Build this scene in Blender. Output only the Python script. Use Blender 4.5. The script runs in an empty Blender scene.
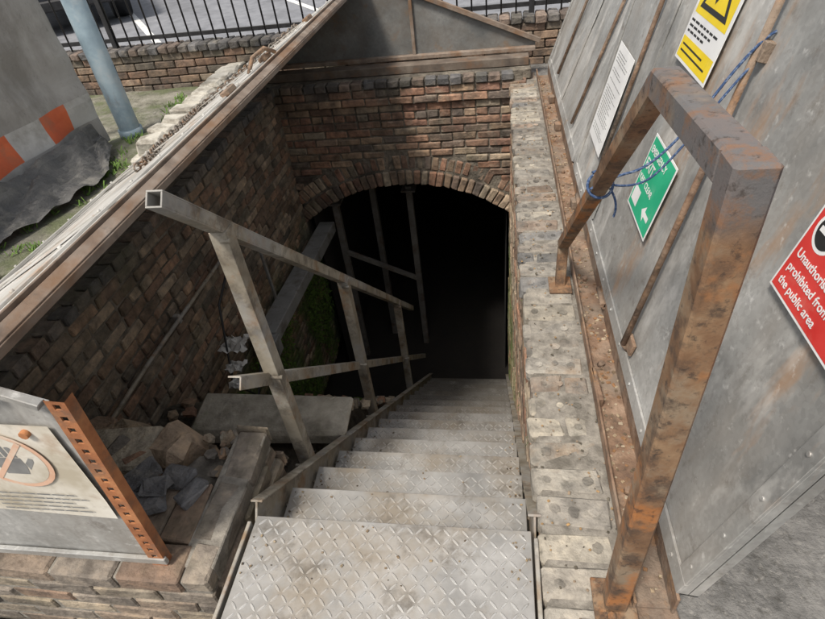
import bpy, math, random, bmesh
from mathutils import Vector, Matrix, noise as mnoise
random.seed(7)
S=bpy.context.scene
V=Vector
# ------------------------------------------------------------------ materials
def newmat(name):
    m=bpy.data.materials.new(name); m.use_nodes=True
    nt=m.node_tree; nt.nodes.clear()
    o=nt.nodes.new('ShaderNodeOutputMaterial'); b=nt.nodes.new('ShaderNodeBsdfPrincipled')
    nt.links.new(b.outputs[0],o.inputs[0])
    return m,nt,b
def rgb(c): return (c[0],c[1],c[2],1)
def mk(name, cols, scale=6, rough=.7, metal=0., bump=.2, bscale=40, bdist=.004, attr=False, patches=(), stretch=(1,1,1), rvar=.15, detail=4, spangle=0, bump2=None):
    m,nt,b=newmat(name); N=nt.nodes; L=nt.links
    g=N.new('ShaderNodeNewGeometry')
    def mapped(st,off=0):
        mp=N.new('ShaderNodeMapping'); mp.inputs['Scale'].default_value=st; mp.inputs['Location'].default_value=(off,off*.7,off*1.3)
        L.new(g.outputs['Position'],mp.inputs[0]); return mp.outputs[0]
    def noi(sc,vec,det=detail,r=.62):
        n=N.new('ShaderNodeTexNoise'); n.inputs['Scale'].default_value=sc; n.inputs['Detail'].default_value=det; n.inputs['Roughness'].default_value=r
        L.new(vec,n.inputs['Vector']); return n.outputs['Fac']
    base=mapped(stretch)
    n1=noi(scale,base)
    cr=N.new('ShaderNodeValToRGB'); e=cr.color_ramp.elements
    k=len(cols)
    for i,c in enumerate(cols):
        p=.3+.4*i/max(1,k-1)
        if i<2: el=e[i]; el.position=p
        else: el=e.new(p)
        el.color=rgb(c)
    if k==1: e[1].color=rgb(cols[0])
    L.new(n1,cr.inputs[0]); col=cr.outputs[0]
    def mix(fac,a,bb,mode='MIX'):
        x=N.new('ShaderNodeMix'); x.data_type='RGBA'; x.blend_type=mode
        if isinstance(fac,float): x.inputs[0].default_value=fac
        else: L.new(fac,x.inputs[0])
        for idx,v in ((6,a),(7,bb)):
            if isinstance(v,tuple): x.inputs[idx].default_value=rgb(v)
            else: L.new(v,x.inputs[idx])
        return x.outputs[2]
    if attr:
        a=N.new('ShaderNodeVertexColor'); a.layer_name='Col'
        col=mix(1.,a.outputs[0],col,'MULTIPLY')
    if spangle:
        vo=N.new('ShaderNodeTexVoronoi'); vo.inputs['Scale'].default_value=spangle; L.new(g.outputs['Position'],vo.inputs['Vector'])
        mr=N.new('ShaderNodeMapRange'); mr.inputs['To Min'].default_value=.9; mr.inputs['To Max'].default_value=1.07
        sp=N.new('ShaderNodeSeparateColor'); L.new(vo.outputs['Color'],sp.inputs[0]); L.new(sp.outputs[0],mr.inputs[0])
        cc=N.new('ShaderNodeCombineColor')
        for i in range(3): L.new(mr.outputs[0],cc.inputs[i])
        col=mix(1.,col,cc.outputs[0],'MULTIPLY')
    r0=N.new('ShaderNodeMapRange'); r0.inputs['From Min'].default_value=.3; r0.inputs['From Max'].default_value=.7
    r0.inputs['To Min'].default_value=max(.05,rough-rvar); r0.inputs['To Max'].default_value=min(1,rough+rvar)
    L.new(n1,r0.inputs[0]); rr=r0.outputs[0]
    mt=None
    for i,p in enumerate(patches):
        pc,ps,lo,hi,am,zr=p[:6]; st=p[6] if len(p)>6 else (1,1,1)
        n=noi(ps,mapped(st,11.3*(i+1)),5,.68)
        mr=N.new('ShaderNodeMapRange'); mr.inputs['From Min'].default_value=lo; mr.inputs['From Max'].default_value=hi; mr.inputs['To Max'].default_value=am
        L.new(n,mr.inputs[0]); f=mr.outputs[0]
        if zr:
            s=N.new('ShaderNodeSeparateXYZ'); L.new(g.outputs['Position'],s.inputs[0])
            zz=N.new('ShaderNodeMapRange'); zz.inputs['From Min'].default_value=zr[0]; zz.inputs['From Max'].default_value=zr[1]
            L.new(s.outputs[2],zz.inputs[0])
            mu=N.new('ShaderNodeMath'); mu.operation='MULTIPLY'; L.new(f,mu.inputs[0]); L.new(zz.outputs[0],mu.inputs[1]); f=mu.outputs[0]
        col=mix(f,col,pc)
        mm=N.new('ShaderNodeMix'); L.new(f,mm.inputs[0]); L.new(rr,mm.inputs[2]); mm.inputs[3].default_value=.9; rr=mm.outputs[0]
        if metal>0:
            m2=N.new('ShaderNodeMix'); L.new(f,m2.inputs[0]); m2.inputs[3].default_value=0.
            if mt is None: m2.inputs[2].default_value=metal
            else: L.new(mt,m2.inputs[2])
            mt=m2.outputs[0]
    L.new(col,b.inputs['Base Color']); L.new(rr,b.inputs['Roughness'])
    if mt is not None: L.new(mt,b.inputs['Metallic'])
    else: b.inputs['Metallic'].default_value=metal
    if bump>0:
        bp=N.new('ShaderNodeBump'); bp.inputs['Strength'].default_value=bump; bp.inputs['Distance'].default_value=bdist
        h=noi(bscale,mapped(stretch,5),4,.72)
        if bump2:
            h2=noi(bump2,mapped((1,1,1),8),3,.6)
            ad=N.new('ShaderNodeMath'); ad.operation='MULTIPLY_ADD'; L.new(h2,ad.inputs[0]); ad.inputs[1].default_value=3.; L.new(h,ad.inputs[2]); h=ad.outputs[0]
        L.new(h,bp.inputs['Height']); L.new(bp.outputs[0],b.inputs['Normal'])
    return m

MOSS=(.06,.11,.018)
M_brick=mk('old_brick',[(.55,.52,.48),(1.02,1.0,.95),(1.55,1.45,1.3)],16,.88,0,.9,60,.007,True,
   patches=[((.05,.045,.036),3.2,.47,.65,.6,None),((.33,.285,.22),7,.57,.72,.5,None),(MOSS,3.,.38,.56,.85,(-1.1,-1.8)),((.095,.1,.055),2.2,.54,.68,.4,None)],bump2=14)
M_brickR=mk('clean_brick',[(.55,.52,.49),(1.0,.98,.94),(1.45,1.37,1.25)],16,.86,0,.8,60,.006,True,
   patches=[((.055,.047,.04),3.0,.46,.62,.65,None),((.35,.3,.23),6,.56,.7,.5,None),((.1,.095,.055),2.5,.54,.66,.35,None)],bump2=14)
M_mortar=mk('mortar',[(.1,.085,.067),(.18,.157,.125),(.25,.22,.175)],14,.95,0,.9,50,.01,patches=[((.035,.031,.025),3,.45,.6,.7,None),(MOSS,3.,.42,.58,.7,(-1.1,-2.0))],bump2=12)
M_cope=mk('coping_brick',[(.5,.49,.47),(.95,.93,.9),(1.35,1.3,1.22)],15,.88,0,.9,70,.005,True,
   patches=[((.37,.345,.295),4.5,.5,.64,.5,None),((.12,.112,.1),7,.5,.66,.7,None),((.24,.15,.08),3.2,.56,.7,.55,None),((.085,.08,.065),18,.58,.7,.6,None)],bump2=16)
M_copem=mk('coping_mortar',[(.13,.118,.098),(.22,.2,.17),(.31,.285,.24)],22,.95,0,.9,60,.006,patches=[((.08,.07,.055),9,.5,.65,.7,None)])
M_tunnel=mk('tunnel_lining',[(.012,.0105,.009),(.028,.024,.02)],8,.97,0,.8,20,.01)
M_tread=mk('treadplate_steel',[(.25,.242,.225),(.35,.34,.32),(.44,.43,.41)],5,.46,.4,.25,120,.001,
   patches=[((.2,.16,.11),3.2,.45,.64,.7,None),((.085,.073,.058),9,.53,.68,.7,None),((.05,.044,.036),3,.0,.42,.85,(-.35,-2.1))],rvar=.12)  # last patch paints stairwell shade into the colour, darker on deeper treads
M_lug=mk('treadplate_lugs',[(.38,.37,.35),(.53,.52,.495)],6,.36,.45,.1,120,.001,patches=[((.24,.2,.15),3.2,.45,.64,.6,None),((.06,.052,.044),3,.0,.42,.85,(-.35,-2.1))],rvar=.1)  # last patch: same painted shade, lugs darken going down the flight
M_rail=mk('weathered_galv_steel',[(.2,.172,.13),(.31,.28,.225),(.42,.39,.335)],7,.68,.1,.4,90,.0018,
   patches=[((.22,.12,.05),6,.52,.66,.8,None),((.1,.082,.062),11,.5,.64,.7,None),((.3,.305,.305),3,.5,.6,.55,None)])
M_galv=mk('galvanised_sheet',[(.27,.27,.26),(.38,.38,.365),(.5,.495,.475)],2.6,.46,.35,.2,30,.002,
   patches=[((.19,.165,.135),2.2,.46,.65,.7,None,(1,1,.3)),((.33,.17,.065),3.2,.61,.72,.75,None,(1,1,.2)),((.58,.565,.53),4.5,.53,.66,.5,None,(1,1,.45)),((.12,.1,.08),12,.57,.7,.6,None),((.62,.61,.58),28,.6,.72,.5,None)],spangle=90)
M_roof=mk('pale_roof_sheet',[(.34,.33,.305),(.45,.44,.41),(.55,.54,.51)],3,.6,.12,.25,30,.002,
   patches=[((.24,.2,.15),3.,.48,.66,.7,None,(1,.25,1)),((.3,.16,.07),6,.58,.7,.75,None,(1,.4,1)),((.12,.1,.08),14,.6,.72,.6,None)])
M_gable=mk('dull_gable_sheet',[(.12,.125,.125),(.18,.185,.18),(.24,.24,.23)],3,.55,.3,.2,30,.002,
   patches=[((.11,.09,.07),3,.46,.64,.6,None),((.2,.12,.06),6,.6,.74,.6,None)],spangle=60)
M_rust=mk('rusted_steel',[(.1,.06,.04),(.2,.125,.08),(.31,.22,.155)],11,.88,0,.9,80,.003,
   patches=[((.19,.155,.12),4,.46,.6,.7,None),((.34,.17,.06),8,.56,.7,.6,None),((.07,.05,.035),12,.54,.66,.65,None)],bump2=30)
M_rustr=mk('rusted_handrail',[(.1,.055,.03),(.19,.105,.055),(.27,.175,.1)],12,.8,.05,.6,140,.0015,
   patches=[((.25,.2,.14),7,.48,.6,.7,None),((.34,.13,.035),5,.52,.62,.85,None),((.07,.045,.03),16,.5,.62,.8,None),((.12,.118,.12),7,.25,.5,.9,(1.17,1.225)),((.2,.1,.05),14,.53,.64,.75,(1.1,1.2)),((.035,.025,.02),45,.56,.66,.7,None)])
M_bar=mk('brown_ridge_steel',[(.12,.09,.07),(.21,.165,.13),(.3,.255,.215)],7,.8,.05,.6,60,.002,
   patches=[((.18,.095,.045),5,.48,.64,.75,None,(1,.4,1)),((.08,.06,.045),11,.55,.7,.6,None)])
M_stone=mk('weathered_stone',[(.22,.2,.155),(.36,.33,.27),(.48,.44,.37)],8,.92,0,.9,40,.008,
   patches=[((.09,.08,.065),4,.52,.68,.7,None),(MOSS,5,.6,.72,.4,None)],bump2=9)
M_rub=mk('rubble',[(.6,.57,.52),(1.,.95,.88),(1.35,1.25,1.1)],14,.92,0,1.,40,.01,True,
   patches=[((.08,.07,.055),5,.52,.68,.6,None),((.42,.38,.3),7,.57,.7,.5,None)],bump2=12)
M_ground=mk('asphalt_ground',[(.08,.077,.072),(.14,.135,.127),(.2,.193,.18)],14,.92,0,.6,70,.006,
   patches=[((.28,.265,.24),55,.57,.66,.6,None),((.05,.046,.038),30,.54,.66,.6,None)],bump2=60)
M_mossg=mk('mossy_concrete',[(.11,.11,.08),(.19,.18,.14),(.28,.265,.22)],6,.95,0,.9,50,.01,
   patches=[((.08,.1,.035),3,.45,.6,.75,None),((.05,.04,.03),12,.55,.68,.7,None)],bump2=14)
M_road=mk('road_asphalt',[(.15,.155,.168),(.2,.205,.22),(.24,.247,.262)],5,.88,0,.5,150,.004,
   patches=[((.11,.113,.12),.9,.5,.65,.5,None)])
M_white=mk('white_line_paint',[(.55,.55,.53),(.75,.75,.73)],12,.7,0,.2,60,.002,patches=[((.2,.2,.2),14,.55,.68,.7,None)])
M_black=mk('black_paint',[(.012,.012,.013),(.025,.025,.027)],14,.5,0,.2,60,.001)
M_blue=mk('blue_grey_paint',[(.17,.23,.27),(.24,.32,.37),(.32,.4,.44)],5,.5,0,.2,60,.001,patches=[((.12,.08,.045),6,.58,.72,.7,None,(1,1,.4)),((.4,.42,.42),4,.55,.7,.5,None)])
M_tarp=mk('grey_banner_cloth',[(.29,.275,.255),(.4,.385,.36)],3,.85,0,.4,14,.02,patches=[((.18,.165,.145),2.5,.48,.66,.7,None,(1,1,.4)),((.12,.11,.1),12,.6,.72,.5,None)])
M_tarpd=mk('dark_tarpaulin',[(.05,.05,.05),(.11,.108,.103)],4,.6,0,.5,9,.03,patches=[((.2,.19,.165),4,.5,.68,.6,None)])
M_red=mk('faded_red_orange',[(.55,.1,.035),(.68,.16,.06)],6,.7,0,.2,40,.002,patches=[((.35,.16,.1),5,.5,.68,.7,None)])
M_wh=mk('faded_white',[(.42,.41,.39),(.54,.53,.5)],6,.7,0,.2,40,.002,patches=[((.28,.26,.23),5,.5,.68,.7,None)])
M_sgw=mk('sign_white',[(.66,.66,.66),(.76,.76,.74)],8,.45,0,0,patches=[((.42,.36,.27),7,.58,.75,.5,None)])
M_sgy=mk('sign_yellow',[(.72,.53,.01),(.82,.62,.03)],8,.45,0,0,patches=[((.5,.4,.1),9,.6,.75,.5,None)])
M_sgg=mk('sign_green',[(.015,.33,.17),(.03,.42,.22)],8,.45,0,0,patches=[((.2,.4,.3),9,.58,.75,.5,None)])
M_sgr=mk('sign_red',[(.52,.035,.03),(.63,.06,.05)],8,.45,0,0,patches=[((.5,.22,.17),9,.58,.75,.5,None)])
M_sgk=mk('sign_black',[(.015,.015,.015),(.03,.03,.03)],8,.5,0,0)
M_sgt=mk('sign_grey_text',[(.14,.14,.14),(.24,.24,.23)],30,.6,0,0)
M_cream=mk('faded_cream_sign',[(.44,.39,.3),(.6,.56,.48),(.68,.65,.58)],7,.65,0,.2,40,.001,patches=[((.3,.16,.07),5,.57,.72,.65,None),((.25,.22,.18),9,.58,.72,.5,None)])
M_pink=mk('faded_pink',[(.6,.36,.24),(.66,.44,.32)],9,.65,0,0,patches=[((.6,.55,.46),9,.5,.64,.8,None)])
M_rope=mk('blue_rope',[(.015,.03,.07),(.025,.06,.15),(.2,.24,.3)],120,.85,0,.5,200,.003)
M_chain=mk('chain_steel',[(.16,.14,.115),(.3,.27,.235)],40,.6,.35,.3,90,.001,patches=[((.2,.1,.04),12,.48,.62,.8,None)])
M_carp=mk('car_paint',[(.05,.055,.065),(.06,.065,.075)],3,.25,.4,0)
M_glass=mk('car_glass',[(.02,.025,.03),(.03,.035,.04)],3,.08,0,0,rvar=.02)
M_tyre=mk('tyre_rubber',[(.015,.015,.015),(.03,.03,.03)],20,.85,0,.2,90,.002)
M_hub=mk('alloy_wheel',[(.4,.4,.42),(.5,.5,.52)],10,.35,.7,0)
M_lamp=mk('tail_lamp',[(.4,.01,.01),(.5,.02,.015)],10,.2,0,0)
M_leaf=mk('weed_leaves',[(.05,.09,.015),(.09,.17,.025),(.15,.25,.045)],30,.8,0,0)
M_pale=mk('pale_block',[(.33,.31,.26),(.46,.435,.375),(.58,.55,.48)],10,.9,0,.7,50,.006,patches=[((.15,.13,.1),6,.48,.62,.75,None)],bump2=14)
M_rust2=mk('orange_rust',[(.2,.075,.03),(.34,.13,.05),(.42,.19,.08)],14,.88,0,.8,90,.002,patches=[((.14,.09,.06),8,.52,.66,.7,None)])
M_plas=mk('dirty_plastic',[(.5,.49,.46),(.7,.69,.66)],20,.5,0,.3,60,.003)

# ------------------------------------------------------------------ mesh builder
class MB:
    def __init__(s): s.v=[];s.f=[];s.c=[];s.m=[];s.sm=[]
    def face(s,pts,col=(1,1,1),mi=0,smooth=False):
        b=len(s.v); s.v+= [tuple(p) for p in pts]; s.c+=[col]*len(pts); s.f.append(tuple(range(b,b+len(pts)))); s.m.append(mi); s.sm.append(smooth)
    def box(s,c,size,R=None,ch=.003,col=(1,1,1),mi=0,jit=0.):
        c=V(c); hx,hy,hz=[a/2 for a in size]; R=R or Matrix.Identity(3)
        ch=min(ch,hx*.6,hy*.6,hz*.6)
        idx={}
        for sx in(-1,1):
            for sy in(-1,1):
                for sz in(-1,1):
                    j=V((random.uniform(-jit,jit),random.uniform(-jit,jit),random.uniform(-jit,jit)))
                    cc=ch*(random.uniform(.5,1.7) if jit>0 else 1)
                    cc=min(cc,hx*.7,hy*.7,hz*.7)
                    for ax in range(3):
                        p=V((sx*hx,sy*hy,sz*hz)); sg=(sx,sy,sz)
                        for k in range(3):
                            if k!=ax: p[k]-=sg[k]*cc
                        idx[(sx,sy,sz,ax)]=len(s.v); s.v.append(tuple(c+R@(p+j))); s.c.append(col)
        def F(*k):
            ids=[idx[a] for a in k]
            ctr=sum((V(s.v[i]) for i in ids),V())/len(ids)
            n=(V(s.v[ids[1]])-V(s.v[ids[0]])).cross(V(s.v[ids[2]])-V(s.v[ids[0]]))
            if n.dot(ctr-c)<0: ids=ids[::-1]
            s.f.append(tuple(ids)); s.m.append(mi); s.sm.append(False)
        for ax in range(3):
            o=[k for k in range(3) if k!=ax]
            for sg in(-1,1):
                q=[]
                for (u,w) in((-1,-1),(1,-1),(1,1),(-1,1)):
                    t=[0,0,0];t[ax]=sg;t[o[0]]=u;t[o[1]]=w;q.append((t[0],t[1],t[2],ax))
                F(*q)
            for u in(-1,1):
                for w in(-1,1):
                    t1=[0,0,0];t1[ax]=-1;t1[o[0]]=u;t1[o[1]]=w
                    t2=list(t1);t2[ax]=1
                    F((*t1,o[0]),(*t2,o[0]),(*t2,o[1]),(*t1,o[1]))
        for sx in(-1,1):
            for sy in(-1,1):
                for sz in(-1,1): F((sx,sy,sz,0),(sx,sy,sz,1),(sx,sy,sz,2))
    def beam(s,p0,p1,w,h,up=(0,0,1),ch=.003,col=(1,1,1),mi=0,off=(0,0)):
        p0=V(p0);p1=V(p1);d=(p1-p0);L=d.length;d.normalize()
        upv=V(up); x=d.cross(upv).normalized(); z=x.cross(d).normalized()
        R=Matrix((x,d,z)).transposed()
        s.box((p0+p1)/2+x*off[0]+z*off[1],(w,L,h),R,ch,col,mi)
    def tube(s,pts,r,n=10,mi=0,col=(1,1,1),cap=True):
        pts=[V(p) for p in pts]; rings=[]
        for i,p in enumerate(pts):
            d=(pts[min(i+1,len(pts)-1)]-pts[max(i-1,0)]).normalized()
            a=V((0,0,1)) if abs(d.z)<.9 else V((1,0,0))
            x=d.cross(a).normalized(); y=x.cross(d).normalized()
            b=len(s.v); rr=r[i] if isinstance(r,(list,tuple)) else r
            for k in range(n):
                t=2*math.pi*k/n; s.v.append(tuple(p+(x*math.cos(t)+y*math.sin(t))*rr)); s.c.append(col)
            rings.append(b)
        for a,b in zip(rings,rings[1:]):
            for k in range(n):
                k2=(k+1)%n; s.f.append((a+k,a+k2,b+k2,b+k)); s.m.append(mi); s.sm.append(True)
        if cap:
            s.f.append(tuple(rings[0]+k for k in range(n))[::-1]); s.m.append(mi); s.sm.append(False)
            s.f.append(tuple(rings[-1]+k for k in range(n))); s.m.append(mi); s.sm.append(False)
    def obj(s,name,mats,parent=None):
        me=bpy.data.meshes.new(name); me.from_pydata(s.v,[],s.f)
        if not isinstance(mats,(list,tuple)): mats=[mats]
        for m in mats: me.materials.append(m)
        me.polygons.foreach_set('material_index',s.m); me.polygons.foreach_set('use_smooth',s.sm)
        at=me.color_attributes.new('Col','FLOAT_COLOR','POINT')
        flat=[]
        for c in s.c: flat+= [c[0],c[1],c[2],1.]
        at.data.foreach_set('color',flat)
        me.update(); o=bpy.data.objects.new(name,me); S.collection.objects.link(o)
        if parent: o.parent=parent
        return o
def empty(name):
    o=bpy.data.objects.new(name,None); S.collection.objects.link(o); return o
RX=lambda a:Matrix.Rotation(a,3,'X'); RY=lambda a:Matrix.Rotation(a,3,'Y'); RZ=lambda a:Matrix.Rotation(a,3,'Z')

# ------------------------------------------------------------------ colours
def bcol(kind='red'):
    if kind=='blue': base=random.choice([(.13,.13,.135),(.17,.155,.145),(.1,.1,.105),(.2,.155,.13),(.15,.14,.135)])
    elif kind=='dark': base=random.choice([(.2,.135,.1),(.17,.125,.095),(.24,.155,.11),(.15,.13,.105),(.27,.19,.135),(.22,.18,.14),(.29,.235,.18)])
    elif kind=='tan': base=random.choice([(.3,.22,.16),(.27,.18,.13),(.33,.265,.2),(.23,.17,.13),(.27,.23,.18),(.28,.16,.11)])
    else: base=random.choice([(.26,.15,.105),(.21,.135,.1),(.28,.175,.125),(.18,.135,.11),(.31,.225,.16),(.14,.115,.1),(.24,.14,.105)])
    k=random.uniform(.75,1.25); return tuple(k*a for a in base)
CH=.075; BL=.225
XL=-2.05; XR=.125; YB=5.0; ZB=-3.2
# ------------------------------------------------------------------ left brick wall
def wv(y,z): return mnoise.noise(V((y*1.1,z*1.1,3)))*.035+mnoise.noise(V((y*3.1,z*3.1,9)))*.012
mb=MB()
z=.1-CH/2; row=0
while z>ZB:
    head=(row%4==3) or row==0
    L=BL/2 if (head) else BL
    y=.95-(row%2)*BL/2
    while y<YB+.05:
        yc=y+L/2
        if yc<YB:
            if not(random.random()<.02 and z<-.2):
                mb.box((XL-.05+wv(yc,z)+random.uniform(-.007,.006),yc,z+random.uniform(-.002,.002)),(.1,L-random.uniform(.008,.016),CH-random.uniform(.009,.016)),RZ(random.uniform(-.04,.04))@RX(random.uniform(-.025,.025)),.007,bcol('blue' if row==0 else 'dark'),0,.0035)
        y+=L
    z-=CH; row+=1
ny,nz=60,44
for i in range(ny):
    for j in range(nz):
        q=[]
        for a,b in((i,j),(i+1,j),(i+1,j+1),(i,j+1)):
            yy=.6+4.8*a/ny; zz=.09+(ZB-.09)*b/nz; q.append((XL-.014+wv(yy,zz),yy,zz))
        mb.face(q,mi=1,smooth=True)
mb.box((XL-.2,3.0,-.06),(.24,4.6,.3),None,.01,mi=1)
mb.obj('brick_retaining_wall',[M_brick,M_mortar])
# ------------------------------------------------------------------ right wall
mb=MB(); z=-.085; row=0
while z>ZB:
    y=.55-(row%2)*BL/2
    while y<YB:
        mb.box((XR+.05+random.uniform(-.005,.005),y+BL/2,z),(.1,BL-.012,CH-.012),RZ(random.uniform(-.02,.02)),.007,bcol('tan'),0,.003); y+=BL
    z-=CH; row+=1
mb.face([(XR+.012,.5,-.02),(XR+.012,.5,ZB),(XR+.012,YB+.4,ZB),(XR+.012,YB+.4,-.02)],mi=1)
mb.face([(XR+.012,.5,-.02),(XR+.012,.5,-.5),(.5,.5,-.5),(.5,.5,-.02)],mi=1)
y=.56; i=0
cmb=MB()
while y<5.15:
    w=.105+random.uniform(-.008,.012)
    x0=XR-.012+random.uniform(-.012,.008)
    c=random.choice([(.29,.27,.235),(.25,.235,.21),(.31,.285,.24),(.19,.188,.185),(.27,.22,.17),(.33,.305,.265),(.22,.2,.175),(.25,.195,.155)])
    k=random.uniform(.75,1.15); c=tuple(a*k for a in c)
    zt=random.uniform(-.006,.004)
    R_=RZ(random.uniform(-.04,.04))@RY(random.uniform(-.02,.02))@RX(random.uniform(-.02,.02))
    if random.random()<.3:
        sp=random.uniform(.07,.14)
        cmb.box((x0+sp/2,y+w/2,-.032+zt),(sp-.004,w-.011,.068),R_,.009,c,0,.005)
        k2=random.uniform(.75,1.15); c2=tuple(a*k2 for a in c)
        cmb.box((x0+sp+(.222-sp)/2,y+w/2,-.034+zt),(.222-sp-.004,w-.013,.068),R_,.009,c2,0,.005)
    else: cmb.box((x0+.1125,y+w/2,-.032+zt),(.222,w-.011,.068),R_,.009,c,0,.004)
    for hx in(-.062,0,.062):
        if random.random()<.75:
            px=x0+.1125+hx+random.uniform(-.006,.006);py=y+w/2+random.uniform(-.006,.006)
            r=random.uniform(.012,.02); n=12
            f=random.uniform(.4,.75) if random.random()<.75 else random.uniform(1.1,1.3)
            dk=tuple(a*f for a in c)
            rr_=[r*random.uniform(.82,1.12) for a in range(n)]
            ring=[V((px-x0-.1125+rr_[a]*math.cos(2*math.pi*a/n),py-y-w/2+rr_[a]*math.sin(2*math.pi*a/n),.0372)) for a in range(n)]
            cmb.face([V((x0+.1125,y+w/2,-.032+zt))+R_@p for p in ring],dk,0)
    y+=w; i+=1
cmb.box((XR+.12,2.85,-.042),(.228,4.6,.08),None,.01,(1,1,1),1)
wl=mb.obj('brick_side_wall',[M_brick,M_mortar])
cmb.obj('coping_bricks',[M_cope,M_copem],wl)
# ------------------------------------------------------------------ rear arch wall
ax,az,AR=-.935,-2.666,1.726
mb=MB(); z=.1-CH/2; row=0
while z>-1.35:
    L=BL/2 if row in(0,4) else BL
    x=XL-.05-(row%2)*BL/2
    prot=.0
    if row<1: prot=.045
    elif row<3: prot=.03
    while x<XR+.02:
        xc=x+L/2
        d=math.hypot(xc-ax,z-az)
        if d>AR+.335 and xc<XR+.03:
            mb.box((xc,YB+.05-prot+random.uniform(-.007,.006),z+random.uniform(-.002,.002)),(L-random.uniform(.008,.016),.1,CH-random.uniform(.009,.015)),RZ(random.uniform(-.03,.03)),.007,bcol('blue' if row==0 else ('red' if random.random()<.7 else 'tan')),0,.0035)
        x+=L
    z-=CH; row+=1
a0=math.asin(1.03/AR)
for ring,(r,th) in enumerate([(AR+.08,.158),(AR+.24,.15)]):
    step=.078/r; a=-a0-.06
    while a<a0+.05:
        x=ax+r*math.sin(a); zz=az+r*math.cos(a)
        mb.box((x,YB+.1-.018*(1-ring)+.008*ring+random.uniform(-.007,.007),zz),(.066,.2,th-.014),RY(a+random.uniform(-.025,.025)),.008,bcol('tan' if random.random()<.5 else 'red'),0,.004)
        a+=step
n=40; prev=None
for k in range(n+1):
    a=-a0-.06+(2*a0+.12)*k/n; p=(ax+(AR+.01)*math.sin(a),az+(AR+.01)*math.cos(a))
    if prev:
        mb.face([(prev[0],YB+.013,prev[1]),(p[0],YB+.013,p[1]),(p[0],YB+.013,-.12),(prev[0],YB+.013,-.12)],mi=1)
    prev=p
mb.face([(XL-.1,YB-.018,-.122),(XR+.1,YB-.018,-.122),(XR+.1,YB-.018,.09),(XL-.1,YB-.018,.09)],mi=1)
mb.box((-.95,YB+.2,.05),(2.5,.3,.09),None,.01,mi=1)
mb.obj('brick_arch_wall',[M_brickR,M_mortar])
# tunnel
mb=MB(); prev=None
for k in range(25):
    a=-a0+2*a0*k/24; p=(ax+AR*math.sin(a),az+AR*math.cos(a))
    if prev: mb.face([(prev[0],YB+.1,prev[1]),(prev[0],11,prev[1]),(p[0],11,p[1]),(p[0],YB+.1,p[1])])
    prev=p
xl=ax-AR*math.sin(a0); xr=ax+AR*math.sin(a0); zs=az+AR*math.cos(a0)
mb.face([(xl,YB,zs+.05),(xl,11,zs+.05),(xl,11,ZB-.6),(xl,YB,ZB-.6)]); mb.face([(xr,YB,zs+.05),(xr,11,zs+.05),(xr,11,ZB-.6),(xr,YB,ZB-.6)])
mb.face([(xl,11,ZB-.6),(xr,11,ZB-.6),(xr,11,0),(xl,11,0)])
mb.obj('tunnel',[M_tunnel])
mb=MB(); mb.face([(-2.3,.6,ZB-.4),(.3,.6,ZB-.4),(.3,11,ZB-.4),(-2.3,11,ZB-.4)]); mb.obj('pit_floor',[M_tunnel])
# steel props standing in the dark of the tunnel
M_prop=mk('prop_steel',[(.14,.13,.12),(.24,.23,.21)],8,.6,.1,.2,60,.001,patches=[((.12,.07,.04),6,.5,.66,.7,None)])
m=MB()
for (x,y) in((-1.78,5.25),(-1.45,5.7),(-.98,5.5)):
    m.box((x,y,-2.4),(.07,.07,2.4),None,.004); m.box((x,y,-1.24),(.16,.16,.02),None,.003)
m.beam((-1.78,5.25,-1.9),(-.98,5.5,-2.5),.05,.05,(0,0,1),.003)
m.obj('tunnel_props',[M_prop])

# ------------------------------------------------------------------ stairs
st=empty('metal_staircase')
XS0,XS1=-.79,.105; Y0=.86; G=.234; RR=.208; NT=15
plate=MB(); lugs=MB()
def lug(x,y,z,a,L=.033,W=.0085,h=.0028):
    pr=[(-.5,0),(-.3,.4),(0,.5),(.3,.4),(.5,0),(.3,-.4),(0,-.5),(-.3,-.4)]
    ca,sa=math.cos(a),math.sin(a)
    def P(u,w,zz): u*=L;w*=W;return (x+u*ca-w*sa,y+u*sa+w*ca,zz)
    lo=[P(u,w,z) for u,w in pr]; hi=[P(u*.72,w*.45,z+h) for u,w in pr]
    for k in range(8):
        k2=(k+1)%8; lugs.face([lo[k],lo[k2],hi[k2],hi[k]])
    lugs.face(hi)
def tread(y0,y1,z,x0=XS0+.008,x1=XS1-.008):
    plate.box(((x0+x1)/2,(y0+y1)/2,z-.003),(x1-x0,y1-y0,.006),None,.0015)
    plate.box(((x0+x1)/2,y1-.003,z-.026),(x1-x0,.006,.045),None,.0015)
    plate.box(((x0+x1)/2,y0+.003,z-.026),(x1-x0,.006,.045),None,.0015)
    s=.0285; nx=int((x1-x0-.02)/s); ny=int((y1-y0-.012)/s)
    ox=(x1-x0-(nx-1)*s)/2; oy=(y1-y0-(ny-1)*s)/2
    for i in range(nx):
        for j in range(ny):
            lug(x0+ox+i*s,y0+oy+j*s,z,math.radians(45 if (i+j)%2 else -45))
tread(-.35,Y0,0.)
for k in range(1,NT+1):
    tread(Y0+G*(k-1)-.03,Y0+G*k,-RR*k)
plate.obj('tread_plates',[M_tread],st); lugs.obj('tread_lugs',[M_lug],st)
sg=MB()
for x in (XS0-.012,XS1+.006):
    a=V((x,Y0-.02,-.075)); b=V((x,Y0+G*NT+.1,-.075-RR*(NT+.5)))
    sg.beam(a,b,.008,.2,(0,0,1),.002)
    sg.beam(a,b,.042,.008,(0,0,1),.002,off=(0,.104))
    sg.beam((x,-.35,-.06),(x,Y0-.02,-.06),.012,.12,(0,0,1),.002)
for k in range(1,NT+1):
    for x in (XS0+.006,XS1-.012): sg.tube([(x-.012,Y0+G*k-.06,-RR*k-.025),(x+.014,Y0+G*k-.06,-RR*k-.025)],.008,6)
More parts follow.
